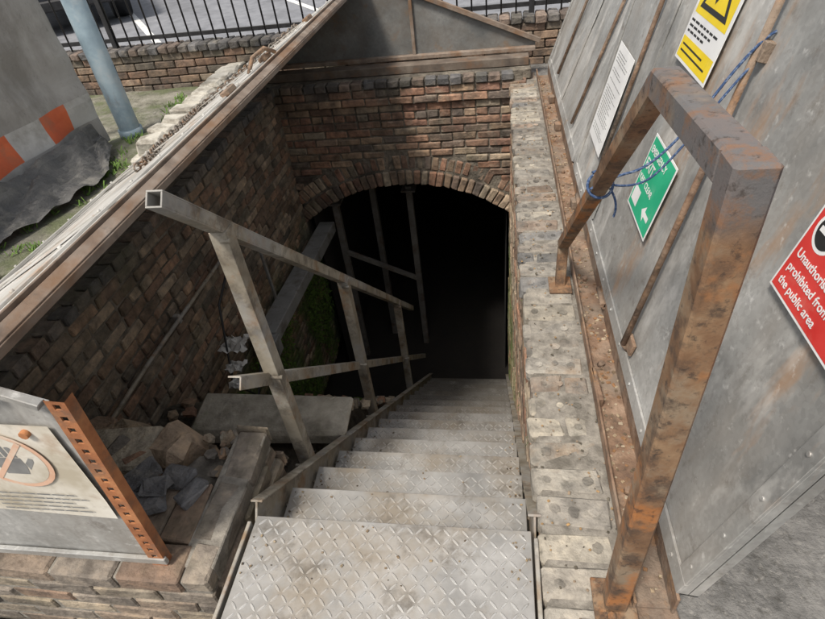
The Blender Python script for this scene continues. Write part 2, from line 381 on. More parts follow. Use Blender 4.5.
sg.obj('stringers',[M_rail],st)

# left handrail
hr=MB(); xh=-.845
def topz(y): return .92-(y-1.23)*.955
def midz(y): return .26-(y-1.24)*.955
for py,zb in((1.34,-.55),(2.32,-1.42),(3.5,-2.5)):
    pa=V((xh,py,zb)); pb=V((xh,py,topz(py)-.03))
    hr.box((xh,py,(pa.z+pb.z)/2),(.055,.006,pb.z-pa.z),None,.001)
    hr.box((xh+.0245,py+.028,(pa.z+pb.z)/2),(.006,.05,pb.z-pa.z),None,.001)
    hr.box((xh,py-.01,zb+.06),(.09,.012,.16),None,.002)
    for dz in(.02,.1): hr.tube([(xh,py-.015,zb+dz),(xh,py-.032,zb+dz)],.011,6)
a=V((xh,1.13,topz(1.13)));b=V((xh,4.1,topz(4.1)))
w=.046;t=.005
for ox,oz,ww,hh in((0,w/2-t/2,w,t),(0,-w/2+t/2,w,t),(-w/2+t/2,0,t,w-2*t),(w/2-t/2,0,t,w-2*t)):
    hr.beam(a,b,ww,hh,(0,0,1),.001,off=(ox,oz))
a=V((xh-.03,1.17,midz(1.17)));b=V((xh-.03,4.6,midz(4.6)))
hr.beam(a,b,.045,.006,(0,0,1),.001); hr.beam(a,b,.006,.045,(0,0,1),.001,off=(.0225,-.022))
for py in(1.34,2.32,3.5):
    hr.tube([(xh-.06,py-.0,midz(py)-.02),(xh+.04,py,midz(py)-.02)],.009,6)
    hr.tube([(xh-.0,py,topz(py)-.06),(xh+.035,py,topz(py)-.06)],.008,6)
hr.obj('stair_handrail',[M_rail])
# ------------------------------------------------------------------ rusty handrail on the right
rh=MB(); T=.056
P=[V((.305,.665,.0)),V((.305,.665,1.255)),V((.305,1.08,1.235)),V((.293,2.12,.2)),V((.285,2.06,.0))]
rh.beam(P[0],P[1]+V((0,0,T/2)),T,T,(0,1,0),.005)
rh.beam(P[1]+V((0,T/2,0)),P[2]+V((0,T/2-.02,0)),T-.003,T-.003,(0,0,1),.005)
dd=(P[3]-P[2]).normalized()
rh.beam(P[2]-dd*.01+V((0,.01,0)),P[3]+dd*.018,T-.01,T-.01,(0,0,1),.005)
rh.beam(P[3],P[4],T-.012,T-.012,(0,1,0),.005)
rh.box((.285,2.06,.016),(.1,.12,.01),None,.002)
rh.box((.305,.665,.016),(.11,.12,.012),None,.002)
for a,b in((.32,.71),(.29,.62)): rh.tube([(a,b,.01),(a,b,.04)],.011,6)
rh.obj('rusty_handrail',[M_rustr])

# ------------------------------------------------------------------ steel frame along the coping
fr=MB()
fr.box((.4,2.88,.008),(.096,4.44,.008),None,.001)
fr.box((.352,2.9,.03),(.008,4.5,.05),None,.002)
fr.box((.452,2.9,.045),(.008,4.5,.09),None,.002)
for y in [1.0+.55*k for k in range(8)]:
    fr.tube([(.4+random.uniform(-.01,.01),y,.01),(.4,y,.03)],.012,6)
    if random.random()<.6: fr.box((.425,y+.12,.04),(.04,.06,.05),RZ(.1),.004)
fr.box((.39,.62,-.02),(.16,.1,.05),RZ(.1),.004)
fr.box((.36,1.42,.03),(.02,.16,.05),RZ(.05),.004)
fr.obj('rusted_frame_channel',[M_rust])
db=MB()
for k in range(620):
    x=random.uniform(.358,.446); y=random.uniform(.7,5); s=random.uniform(.003,.012)
    db.box((x,y,.0135),(s,s*random.uniform(.6,1.6),s*.4),RZ(random.random()*3),.001,random.choice([(.25,.14,.07),(.3,.24,.17),(.12,.09,.06),(.35,.3,.23)]))
for k in range(420):
    x=random.uniform(.12,.35); y=random.uniform(.6,5); s=random.uniform(.002,.008)
    db.box((x,y,.008),(s,s*random.uniform(.6,1.6),s*.5),RZ(random.random()*3),.001,random.choice([(.25,.2,.15),(.1,.09,.07),(.3,.2,.1)]))
for k in range(260):
    j=random.randint(0,6); x=random.choice([random.uniform(XS0+.01,XS0+.08),random.uniform(XS1-.07,XS1-.01),random.uniform(XS0,XS1)])
    y=Y0+G*j-random.uniform(.01,.2); s=random.uniform(.002,.007)
    db.box((x,y,-RR*j+.004),(s,s*1.4,s*.5),RZ(random.random()*3),.001,random.choice([(.2,.15,.1),(.1,.08,.06),(.28,.22,.14)]))
db.obj('debris_flakes',[M_rub])

# ------------------------------------------------------------------ hatch doors (open, leaning outwards)
UPL=V((.231,0,.973)); NL=V((-.973,0,.231)); H0=V((.455,0,.1))
def LP(y,s,off=0): return H0+UPL*s+NL*off+V((0,y,0))
RL=Matrix((V((0,-1,0)),UPL,NL)).transposed()
def lid(y0,y1,height):
    m=MB()
    ny_,ns=30,18
    for i in range(ny_):
        for j in range(ns):
            q=[]
            for a,b in((i,j),(i,j+1),(i+1,j+1),(i+1,j)):
                yy=y0+(y1-y0)*a/ny_; s=height*b/ns
                ed=math.sin(math.pi*a/ny_)*math.sin(math.pi*b/ns)
                q.append(LP(yy,s,.003+ed*(.014*mnoise.noise(V((yy*2.2,s*2.2,4)))+.004*mnoise.noise(V((yy*6,s*6,4))))))
            m.face(q,smooth=True)
    m.box(LP((y0+y1)/2,height/2,-.018),(y1-y0,height,.004),RL,.001)
    e=.05
    for (yy0,yy1,s0,s1) in((y0,y1,0,e),(y0,y1,height-e,height),(y0,y0+e,e,height-e),(y1-e,y1,e,height-e)):
        m.box(LP((yy0+yy1)/2,(s0+s1)/2,.008),(yy1-yy0-.001,s1-s0-.001,.008),RL,.001)
    m.box(LP(y0+.003,height/2,-.02),(.006,height,.05),RL,.001)
    m.box(LP((y0+y1)/2,.003,-.02),(y1-y0,.006,.05),RL,.001)
    return m
m=lid(.66,3.1,1.62)
m.box(LP(2.42,.81,.010),(.05,1.5,.008),RL,.001)
for k in range(12):
    for s in(.025,1.595):
        m.tube([LP(.75+k*.2,s,.01),LP(.75+k*.2,s,.016)],.007,6)
for k in range(10):
    m.tube([LP(.685,.1+k*.16,.01),LP(.685,.1+k*.16,.016)],.006,6)
hd=m.obj('steel_hatch_door',[M_galv])
m=MB()
m.tube([LP(1.49,.08,.03),LP(1.62,1.2,.03)],.011,8)
m.tube([LP(1.49,.08,.03),LP(1.49,.05,.0)],.009,8)
m.box(LP(1.47,.1,.014),(.07,.05,.012),RL,.002)
m.box(LP(1.6,1.05,.014),(.05,.05,.03),RL,.002)
m.tube([LP(2.55,.15,.022),LP(2.58,1.5,.022)],.01,8)
m.box(LP(2.55,.13,.012),(.06,.05,.02),RL,.002)
for yy in(.95,1.9,2.75):
    m.box(LP(yy,-.01,.0),(.12,.08,.014),RL,.002); m.tube([LP(yy-.06,-.03,.01),LP(yy+.06,-.03,.01)],.012,8)
m.obj('stay_rods',[M_rust],hd)
UPL=V((.33,0,.944)).normalized(); NL=V((-UPL.z,0,UPL.x)); RL=Matrix((V((0,-1,0)),UPL,NL)).transposed()
m=lid(3.16,5.15,1.5)
m.box(LP(4.1,.75,.010),(.05,1.4,.008),RL,.001)
hd2=m.obj('steel_hatch_door',[M_galv])
m=MB(); m.tube([LP(3.5,.1,.02),LP(3.55,1.3,.02)],.01,8); m.tube([LP(4.5,.1,.02),LP(4.5,1.3,.02)],.01,8); m.obj('stay_rods',[M_rust],hd2)
UPL=V((.231,0,.973)); NL=V((-.973,0,.231)); RL=Matrix((V((0,-1,0)),UPL,NL)).transposed()
# ------------------------------------------------------------------ signs
def flat(mb_,pts,fr_,mi,zo):
    o,R=fr_; mb_.face([o+R@V((x,y,zo)) for x,y in pts],mi=mi)
def rect(x0,y0,x1,y1): return [(x0,y0),(x1,y0),(x1,y1),(x0,y1)]
def circ(cx,cy,r,n=28): return [(cx+r*math.cos(2*math.pi*k/n),cy+r*math.sin(2*math.pi*k/n)) for k in range(n)]
def text(body,fr_,x,y,size,mat,parent,zo=.0035,align='LEFT',sx=1.):
    cu=bpy.data.curves.new('lettering','FONT'); cu.body=body; cu.size=size; cu.align_x=align; cu.extrude=.0003; cu.offset=size*.012
    cu.materials.append(mat); o=bpy.data.objects.new('lettering',cu); S.collection.objects.link(o)
    O,R=fr_; M=R.to_4x4(); M.translation=O+R@V((x,y,zo)); o.matrix_world=M@Matrix.Diagonal((sx,1,1,1)); o.parent=parent
    return o
def board(m,fr_,w,h,mi,th=.002):
    o,R=fr_; m.box(o+R@V((w/2,h/2,th/2)),(w,h,th),R,.0004,mi=mi)
Z2S=lambda z:(z-.1)/.973
SO=.019
fr_=(LP(2.97,Z2S(.36),SO),RL); m=MB(); board(m,fr_,.33,.46,0)
random.seed(3)
yy=.42
while yy>.04:
    xx=.03; xe=.03+random.uniform(.16,.27)
    while xx<xe:
        ww=random.uniform(.012,.04); flat(m,rect(xx,yy,min(xx+ww,xe),yy+.004),fr_,1,.0025); xx+=ww+.006
    yy-=.014 if random.random()<.8 else .034
m.obj('notice_sign',[M_sgw,M_sgt])
fr_=(LP(2.04,Z2S(.45),SO),RL); m=MB(); board(m,fr_,.3,.285,0); flat(m,rect(.008,.008,.292,.277),fr_,1,.0025)
g=m.obj('emergency_exit_sign',[M_sgw,M_sgg])
text('EMERGENCY',fr_,.02,.225,.036,M_sgw,g); text('EXIT',fr_,.02,.165,.055,M_sgw,g); text('KEEP CLEAR',fr_,.02,.115,.033,M_sgw,g)
m=MB(); flat(m,rect(.02,.03,.1,.09),fr_,0,.003); flat(m,[(.17,.06),(.21,.09),(.21,.07),(.26,.07),(.26,.05),(.21,.05),(.21,.03)],fr_,0,.003); m.obj('arrow_mark',[M_sgw],g)
fr_=(LP(2.19,Z2S(.95),SO),RL); m=MB(); board(m,fr_,.35,.62,0)
flat(m,rect(.01,.01,.34,.075),fr_,1,.0025); flat(m,rect(.02,.15,.33,.48),fr_,1,.0025)
flat(m,[(.045,.17),(.305,.17),(.175,.41)],fr_,2,.003); flat(m,[(.075,.186),(.275,.186),(.175,.37)],fr_,1,.0035)
flat(m,[(.18,.34),(.15,.27),(.175,.275),(.16,.215),(.15,.22),(.165,.198),(.185,.218),(.172,.217),(.2,.29),(.175,.285)],fr_,2,.004)
for k in range(3):
    xx=.02
    while xx<.2+.04*k:
        ww=random.uniform(.02,.05); flat(m,rect(xx,.09+.017*k,xx+ww,.097+.017*k),fr_,2,.0025); xx+=ww+.008
flat(m,rect(.03,.03,.3,.036),fr_,2,.003); flat(m,rect(.03,.05,.25,.056),fr_,2,.003)
m.obj('warning_sign',[M_sgw,M_sgy,M_sgk])
fr_=(LP(1.05,Z2S(.79),SO),RL); m=MB(); board(m,fr_,.42,.3,0); flat(m,rect(.006,.006,.414,.294),fr_,1,.0025)
flat(m,circ(.06,.165,.042),fr_,0,.003); flat(m,circ(.06,.165,.034),fr_,2,.0034); flat(m,rect(.034,.159,.086,.171),fr_,0,.0038)
r=m.obj('prohibition_sign',[M_sgw,M_sgr,M_sgk])
text('Unauthorised persons',fr_,.02,.09,.027,M_sgw,r); text('prohibited from',fr_,.02,.056,.027,M_sgw,r); text('the public area',fr_,.02,.022,.027,M_sgw,r)
# rope
def curve(name,pts,r,mat,parent=None):
    cu=bpy.data.curves.new(name,'CURVE'); cu.dimensions='3D'; cu.bevel_depth=r; cu.bevel_resolution=3
    sp=cu.splines.new('NURBS'); sp.points.add(len(pts)-1); sp.use_endpoint_u=True; sp.order_u=3
    for i,p in enumerate(pts): sp.points[i].co=(p[0],p[1],p[2],1)
    cu.materials.append(mat); o=bpy.data.objects.new(name,cu); S.collection.objects.link(o)
    if parent: o.parent=parent
    return o
rp=empty('blue_rope')
curve('strand_1',[(.27,1.5,.8),(.34,1.52,.83),(.42,1.53,.84),(.52,1.56,.93),(.66,1.6,1.15),(.7,1.6,1.17)],.004,M_rope,rp)
curve('strand_2',[(.34,1.52,.8),(.42,1.55,.77),(.5,1.55,.86),(.62,1.57,1.06),(.69,1.61,1.12)],.0035,M_rope,rp)
lp=[V((.303,1.53,.79))+V((math.cos(t)*.037,math.sin(t)*.03,math.sin(t)*.028+.0015*t)) for t in [k*.5 for k in range(18)]]
curve('knot_loops',lp,.0045,M_rope,rp)
curve('loose_end',[(.33,1.52,.79),(.36,1.5,.75),(.345,1.49,.71)],.0035,M_rope,rp)

# ------------------------------------------------------------------ enclosure roof (left slope fixed)
RZt=.86; RXt=-1.155
en=empty('stairwell_enclosure')
def slab(m,pts,n,th,mi=0):
    n=V(n).normalized(); a=[V(p) for p in pts]; b=[p-n*th for p in a]
    m.face(a,mi=mi); m.face(b[::-1],mi=mi)
    for i in range(len(a)):
        j=(i+1)%len(a); m.face([a[i],b[i],b[j],a[j]],mi=mi)
ex,ez=-2.3,.26
sl=V((ex-RXt,0,ez-RZt)); nn=V((sl.z,0,-sl.x))
if nn.z<0: nn=-nn
nn.normalize()
m=MB()
def rp_(t,y,o=0): return V((RXt,y,RZt))+sl*t+nn*o
ny_,ns=50,14
for i in range(ny_):
    for j in range(ns):
        q=[]
        for a,b in((i,j),(i,j+1),(i+1,j+1),(i+1,j)):
            yy=.66+4.7*a/ny_; t=b/ns
            q.append(rp_(t,yy,.012*mnoise.noise(V((yy*1.3,t*3,6)))*math.sin(math.pi*min(1,t*1.0))))
        m.face(q,smooth=True)
slab(m,[rp_(0,.66,-.02),rp_(0,5.36,-.02),rp_(1,5.36,-.02),rp_(1,.66,-.02)],nn,.004)
d=sl.normalized(); Rr_=Matrix((d,V((0,1,0)),d.cross(V((0,1,0))))).transposed()
for yy in(1.6,2.7,3.85,4.7):
    m.box(rp_(.5,yy,.016),(sl.length-.02,.05,.006),Rr_,.001)
for t in(.1,.93): m.beam(rp_(t,.66,.018),rp_(t,5.36,.018),.03,.01,nn,.002)
for k in range(22):
    for t in(.1,.93): m.tube([rp_(t,.8+k*.21,.02),rp_(t,.8+k*.21,.03)],.007,6)
m.box((ex-.01,3.0,ez-.03),(.02,4.7,.08),None,.002)
m.obj('roof_sheet',[M_roof],en)
m=MB()
m.beam((RXt+.018,.66,RZt-.006),(RXt+.018,5.4,RZt-.006),.036,.01,(.45,0,.89),.002)
m.beam((RXt-.006,.66,RZt+.008),(RXt-.006,5.4,RZt+.008),.008,.02,(0,0,1),.002)
m.beam((RXt+.035,.66,RZt-.027),(RXt+.035,5.4,RZt-.027),.007,.026,(0,0,1),.002)
m.box((RXt+.01,.68,RZt-.03),(.08,.05,.06),None,.003)
m.obj('ridge_beam',[M_bar],en)
m=MB()
for yy in(2.55,3.1,4.0): m.box(rp_(.09,yy,.03),(.05,.1,.03),Rr_,.006)
m.tube([rp_(.14,2.95,.02),rp_(.1,3.0,.07),rp_(.06,3.08,.07),rp_(.05,3.14,.02)],.011,8)
m.obj('hasp_and_catch',[M_rust],en)
YG=5.3; RGx=-1.06
def gz(x): return .87-(x-RGx)*.42
m=MB()
slab(m,[(ex,YG,.2),(.34,YG,.2),(.34,YG,gz(.34)),(RGx,YG,RZt-.01),(RXt,YG,RZt-.01),(ex,YG,ez)],(0,-1,0),.005)
m.obj('rear_gable_sheet',[M_gable],en)
m=MB()
m.beam((RGx,YG-.02,.86),(.38,YG-.02,gz(.38)-.01),.04,.035,(0,-1,0),.003)
m.box(((ex+.34)/2,YG-.03,.2),(.34-ex,.06,.035),None,.004)
m.beam((-.74,YG-.02,.2),(-.74,YG-.02,gz(-.74)-.03),.03,.02,(0,-1,0),.003)
m.obj('rear_gable_frame',[M_bar],en)
M_sill=mk('sill_steel',[(.07,.055,.045),(.12,.095,.075),(.19,.16,.13)],7,.85,.0,.6,60,.003,patches=[((.16,.09,.05),6,.5,.66,.7,None)])
m=MB(); m.box((-.97,YG-.11,.135),(2.5,.14,.07),None,.004); m.obj('rear_sill',[M_sill],en)
YF=.69
m=MB()
slab(m,[(-2.25,YF,.02),(-1.03,YF,.02),(-.985,YF,.76),(RXt+.03,YF,.82),(-2.25,YF,.26)],(0,-1,0),.004)
m.box((-1.6,YF-.01,.035),(1.2,.014,.03),None,.002)
m.beam((-1.0,YF-.008,.755),(RXt,YF-.008,.83),.02,.02,(0,-1,0),.002)
m.obj('front_gable_sheet',[M_galv],en)
m=MB()
p0=V((-1.035,YF-.012,-.0)); p1=V((-.955,YF-.012,.775)); d=(p1-p0); L=d.length; d.normalize(); x=V((d.z,0,-d.x)); 
nh=19; w=.05; pitch=L/nh
hw=.009; 
for k in range(nh):
    c0=p0+d*(k*pitch); cc=c0+d*(pitch*.5)
    outer=[c0-x*w/2,c0+x*w/2,c0+x*w/2+d*pitch,c0-x*w/2+d*pitch]
    inner=[cc-x*hw-d*hw,cc+x*hw-d*hw,cc+x*hw+d*hw,cc-x*hw+d*hw]
    for i in range(4):
        j=(i+1)%4
        m.face([outer[i],outer[j],inner[j],inner[i]])
        m.face([inner[i],inner[j],inner[j]+V((0,.004,0)),inner[i]+V((0,.004,0))])
q0=p0+x*w/2; q1=p1+x*w/2
m.face([q0,q1,q1+V((0,.03,0)),q0+V((0,.03,0))])
m.face([p0-x*w/2,p1-x*w/2,p1-x*w/2+V((0,.004,0)),p0-x*w/2+V((0,.004,0))])
m.tube([(-1.1,YF,.655),(-1.1,YF-.02,.655)],.012,8)
m.obj('perforated_angle_post',[M_rust2],en)
R3=Matrix((V((1,0,0)),V((0,0,1)),V((0,-1,0)))).transposed()
fr_=(V((-1.44,YF-.006,.27)),R3); m=MB()
o,R=fr_
m.face([o+R@V(p) for p in[(.0,.02,.002),(.39,.0,.002),(.405,.1,.006),(.41,.41,.002),(.02,.42,.002)]],mi=0)
flat(m,circ(.22,.27,.115),fr_,1,.0065); flat(m,circ(.22,.27,.1),fr_,0,.007)
flat(m,[(.185,.215),(.25,.215),(.262,.25),(.262,.285),(.18,.285),(.175,.25)],fr_,2,.0075)
for k,(hx,hh) in enumerate([(.181,.325),(.2015,.342),(.222,.345),(.2425,.33)]):
    flat(m,[(hx,.287),(hx+.016,.287),(hx+.016,hh-.004),(hx+.012,hh),(hx+.004,hh),(hx,hh-.004)],fr_,2,.0075)
flat(m,[(.264,.235),(.292,.268),(.296,.282),(.286,.286),(.264,.262)],fr_,2,.0075)
flat(m,[(.142,.2),(.152,.19),(.298,.34),(.288,.35)],fr_,1,.008)
for k in range(5):
    xx=.06
    while xx<.34-.03*(k%3):
        ww=random.uniform(.012,.04); flat(m,rect(xx,.035+.02*k,xx+ww,.041+.02*k),fr_,3,.0065); xx+=ww+.007
m.obj('no_entry_sign',[M_cream,M_pink,M_sgt,M_sgt])

# ------------------------------------------------------------------ front wall + pier
random.seed(11)
m=MB()
def pcol():
    k=random.uniform(.75,1.2); return tuple(a*k for a in random.choice([(.3,.255,.195),(.23,.2,.17),(.34,.29,.225),(.2,.175,.15),(.26,.205,.16),(.25,.175,.13)]))
for r in range(6):
    zz=-.03-CH*r
    x=-2.3-(r%2)*.11
    while x<-.86:
        l=.225; x1=min(x+l,-.86)
        m.box(((x+x1)/2,.69+random.uniform(-.004,.004),zz),(x1-x-.01,.12,CH-.01),RZ(random.uniform(-.015,.015)),.006,pcol(),0,.003); x+=l
m.box((-1.58,.69,-.3),(1.42,.108,.585),None,.004,mi=1)
for r in range(12):
    zz=-.03-CH*r; y=.76-(.1 if r%2 else 0)
    for k in range(3):
        L_=.215
        if y+L_>1.2: L_=1.2-y
        m.box((-.905+random.uniform(-.012,.01)-.012*(r<1),y+L_/2,zz),(.11,L_-.006,CH-.01),RZ(random.uniform(-.04,.04)),.008,pcol(),0,.004); y+=.225
m.box((-.92,.93,-.5),(.115,.5,1.0),None,.004,mi=1)
for (x,y) in [(-1.0,.86),(-1.12,.86),(-1.25,.87),(-1.38,.86),(-1.5,.86),(-1.62,.86),(-1.74,.86),(-1.86,.86)]:
    m.box((x-.03,y,-.035+random.uniform(-.02,.0)),(.112,.21,CH),RZ(random.uniform(-.08,.08)),.009,pcol(),0,.006)
m.box((-1.47,.85,-1.5),(1.05,.28,2.87),None,.02,mi=1)
m.box((-1.2,1.08,-1.0),(.62,.2,1.75),None,.02,mi=1)
m.obj('brick_pier',[M_brickR,M_copem])

def rock(m,c,s,col,sub=2,seed=0):
    bm=bmesh.new(); bmesh.ops.create_icosphere(bm,subdivisions=sub,radius=1)
    o=V((seed*3.1,seed*1.7,seed*.9)); R=Matrix.Rotation(random.random()*6,3,'Z')@Matrix.Rotation(random.uniform(-.4,.4),3,'X')
    for v in bm.verts:
        p=v.co.copy()
        q=V([max(-.62,min(.62,a)) for a in p])*1.4
        q*=1+.22*mnoise.noise(p*1.7+o)+.06*mnoise.noise(p*5+o)
        v.co=q
    b=len(m.v)
    for v in bm.verts: m.v.append(tuple(V(c)+R@V((v.co.x*s[0],v.co.y*s[1],v.co.z*s[2])))); m.c.append(col)
    for f in bm.faces: m.f.append(tuple(b+v.index for v in f.verts)); m.m.append(0); m.sm.append(False)
    bm.free()
m=MB()
cols=[(.32,.255,.19),(.28,.2,.145),(.27,.24,.195),(.42,.37,.3),(.2,.185,.17),(.3,.185,.13)]
rock(m,(-1.55,1.17,-.34),(.22,.16,.2),(.29,.24,.18),3,1)
rock(m,(-1.2,1.1,-.34),(.15,.1,.2),(.36,.28,.2),3,2)
rock(m,(-1.78,1.25,-.4),(.18,.16,.2),(.27,.2,.15),3,3)
m.box((-1.5,1.13,-.09),(.42,.24,.11),RZ(.15)@RX(-.1)@RY(.05),.02,(.44,.4,.33),0,.03)
m.box((-1.25,1.16,-.1),(.15,.18,.19),RZ(-.3)@RX(.2),.03,(.42,.33,.25),0,.03)
m.box((-1.82,1.14,-.13),(.24,.2,.1),RZ(.5)@RX(.1),.02,(.3,.26,.21),0,.02)
for k in range(90):
    x=random.uniform(-1.9,-.98);y=random.uniform(.98,1.26);s=random.uniform(.008,.034)
    rock(m,(x,y,-.08),(s,s*random.uniform(.6,1.2),s*random.uniform(.4,.8)),random.choice(cols),1,k)
for k in range(320):
    x=random.uniform(-2.0,-.86);y=random.uniform(1.25,3.0);s=random.uniform(.008,.045)
    if -1.7<x<-.8 and 1.66<y<2.0: continue
    rock(m,(x,y,(-.8 if y<2 else -.82-(y-2.0)*1.1)),(s,s,s*.6),random.choice(cols),1,k)
for k in range(7):
    m.box((random.uniform(-1.8,-1.2),random.uniform(1.0,1.2),random.uniform(-.08,-.05)),(.13,.08,.055),RZ(random.random()*3)@RX(random.uniform(-.3,.3)),.012,random.choice(cols),0,.01)
for (x,y,z,a,s) in((-1.2,.88,.015,.4,1),(-1.12,.98,.015,-.2,.8),(-1.27,.98,.01,.9,.9),(-1.04,.92,.016,1.2,.7),(-1.16,.93,.035,.1,.6),(-1.31,.9,.012,-.5,.7)):
    m.box((x,y,z),(.15*s,.1*s,.02),RZ(a)@RX(random.uniform(-.12,.12)),.005,(.16,.165,.18),0,.012)
m.obj('rubble_pile',[M_rub])
m=MB()
def crumple(c,s,seed):
    n=8
    def P(i,j):
        u=i/n-.5;v=j/n-.5
        return V(c)+V((u*s*1.2+.25*s*mnoise.noise(V((u*5,v*5,seed))),v*s+.25*s*mnoise.noise(V((u*5,v*5,seed+9))),.4*s*mnoise.noise(V((u*6,v*6,seed+20)))+.02))
    for i in range(n):
        for j in range(n): m.face([P(i,j),P(i+1,j),P(i+1,j+1),P(i,j+1)])
crumple((-1.9,2.7,-1.0),.16,1); crumple((-1.86,2.55,-1.08),.11,3); crumple((-1.02,1.45,-.76),.08,4); crumple((-1.7,2.3,-.98),.1,7); crumple((-1.0,1.62,-.78),.06,12)
m.obj('plastic_litter',[M_plas])
m=MB(); nx,ny=26,60
def bank(x,y):
    z=-.84 if y<2.0 else -.84-(y-2.0)*1.15
    z+=.05*mnoise.noise(V((x*4,y*4,0)))+.03*mnoise.noise(V((x*12,y*12,5)))
    if x>-1.0: z-=(x+1.0)*4
    return z
g=[[V((-2.04+1.2*i/nx,.95+3.4*j/ny,bank(-2.04+1.2*i/nx,.95+3.4*j/ny))) for i in range(nx+1)] for j in range(ny+1)]
for j in range(ny):
    for i in range(nx): m.face([g[j][i],g[j][i+1],g[j+1][i+1],g[j+1][i]])
M_earth=mk('damp_earth',[(.04,.034,.025),(.08,.068,.05),(.14,.12,.09)],9,.95,0,1.,35,.02,patches=[((.035,.055,.014),3,.48,.64,.6,(-1.0,-1.5))],bump2=10)
m.obj('earth_bank',[M_earth])
m=MB(); m.box((-1.25,1.83,-.735),(.88,.27,.1),RZ(.03)@RY(.02),.018,(1,1,1),0,.014); m.obj('stone_slab',[M_stone])

m=MB(); m.tube([(-1.985,.95,-.49),(-1.985,2.0,-.47),(-1.985,3.3,-.5)],.013,8)
for y in(1.5,2.4,3.1): m.box((-2.0,y,-.48),(.04,.03,.06),None,.003)
m.obj('conduit_pipe',[M_rail])
M_trunk=mk('grey_trunking',[(.19,.195,.19),(.29,.295,.29)],6,.6,.1,.3,40,.002,patches=[((.11,.09,.07),5,.5,.65,.7,None)])
m=MB(); m.box((-1.87,4.1,-1.38),(.17,2.0,.12),RX(-.08),.005); m.box((-1.86,3.06,-1.34),(.2,.1,.16),None,.005); m.box((-1.95,3.6,-1.0),(.02,.03,.7),None,.003)
m.obj('cable_trunking',[M_trunk])
m=MB(); m.tube([(-1.9,3.0,-1.35),(-1.88,2.7,-1.55),(-1.9,2.5,-1.2),(-1.96,2.8,-.7),(-1.98,3.3,-.5)],.01,8); m.obj('hanging_cable',[M_black])

# ------------------------------------------------------------------ chain
m=MB()
def link(c,d,up,r=.02,w=.0058,el=1.5):
    d=V(d).normalized(); s_=d.cross(V(up)).normalized()
    pts=[V(c)+d*(r*el*math.cos(t))+s_*(r*math.sin(t)) for t in [2*math.pi*k/10 for k in range(11)]]
    m.tube(pts,w,5,cap=False)
def cp(y):
    t=.72+.14*math.sin(y*2.1)+.03*math.sin(y*7); return rp_(t,y,.018)
y=2.4;k=0
while y<5.3:
    a=cp(y);b=cp(y+.035); link(a,b-a,(0,0,1) if k%2 else (1,0,.1)); y+=.042;k+=1
m.obj('chain',[M_chain])

# ------------------------------------------------------------------ ground
def sheet(xs,ys,holes,zf):
    m=MB()
    for i in range(len(xs)-1):
        for j in range(len(ys)-1):
            if (i,j) in holes: continue
            x0,x1,y0,y1=xs[i],xs[i+1],ys[j],ys[j+1]
            zc=zf((x0+x1)/2,(y0+y1)/2)
            m.face([(x0,y0,zc),(x1,y0,zc),(x1,y1,zc),(x0,y1,zc)])
    return m
m=sheet([-150,-2.25,.44,150],[-150,.62,5.2,150],{(1,1)},lambda x,y:-.42 if y<.62 else -.03)
m.face([(-150,.62,-.03),(-2.25,.62,-.03),(-2.25,.62,-.42),(-150,.62,-.42)])
m.face([(.44,.62,-.03),(150,.62,-.03),(150,.62,-.42),(.44,.62,-.42)])
m.obj('ground',[M_ground])
m=MB(); n1,n2=20,60
def mz(x,y): return -.02+.02*mnoise.noise(V((x*2,y*2,1)))+.008*mnoise.noise(V((x*9,y*9,1)))
for i in range(n1):
    for j in range(n2):
        x0=-4.4+2.15*i/n1;x1=-4.4+2.15*(i+1)/n1;y0=.64+4.9*j/n2;y1=.64+4.9*(j+1)/n2
        m.face([(x0,y0,mz(x0,y0)+.016),(x1,y0,mz(x1,y0)+.016),(x1,y1,mz(x1,y1)+.016),(x0,y1,mz(x0,y1)+.016)])
m.obj('mossy_pavement',[M_mossg])
m=MB(); m.face([(-60,6.3,-.02),(60,6.3,-.02),(60,40,-.02),(-60,40,-.02)]); m.obj('road',[M_road])
m=MB()
for k in range(-6,8):
    a=V((-4.35+k*2.9,7.3,-.016)); d=V((-.59,.81,0)); s_=V((.81,.59,0))*.05
    m.face([a-s_,a+s_,a+s_+d*5,a-s_+d*5])
m.obj('parking_bay_markings',[M_white])
m=MB(); x=-20
while x<20: m.box((x+.45,6.24,-.0),(.89,.12,.2),None,.012,(1,1,1)); x+=.9
m.obj('kerb',[M_pale])
m=MB(); random.seed(5)
def lc(k='dark'):
    c=bcol(k); return tuple(a*.85 for a in c)
for r in range(5):
    x=-9-(r%2)*.11
    while x<3.4:
        m.box((x+.11,5.62,CH*r),(.215,.1,.066),RZ(random.uniform(-.01,.01)),.006,lc(),0,.003)
        x+=.225
m.box((-2.8,5.69,.13),(12.4,.16,.4),None,.01,mi=1)
x=-9
while x<3.4:
    m.box((x+.055,5.66,.365),(.1,.23,.07),RZ(random.uniform(-.02,.02)),.01,lc('blue'),0,.004); x+=.11
m.obj('low_brick_wall',[M_brickR,M_mortar])
m=MB(); x=-9
while x<3.3:
    m.tube([(x,5.68,.38),(x,5.68,1.35),(x,5.68,1.42)],[.009,.009,.001],6); x+=.135
for z in(.47,1.25): m.box((-2.85,5.68,z),(12.3,.012,.04),None,.002)
for x in(-8.9,-6.4,-3.9,-1.4,.32,3.2): m.box((x,5.68,.9),(.05,.05,1.15),None,.004)
m.obj('iron_railings',[M_black])
m=MB(); y=3.6;random.seed(8)
while y<5.5:
    m.box((-2.58-(y-3.9)*.02,y+.1,.15+random.uniform(-.012,.012)),(.2,.17,.11),RZ(random.uniform(-.18,.18)),.018,(1,1,1),0,.012); y+=.205
m.box((-2.6,4.55,.03),(.24,2.0,.12),None,.02)
m.obj('stone_edging_blocks',[M_pale])

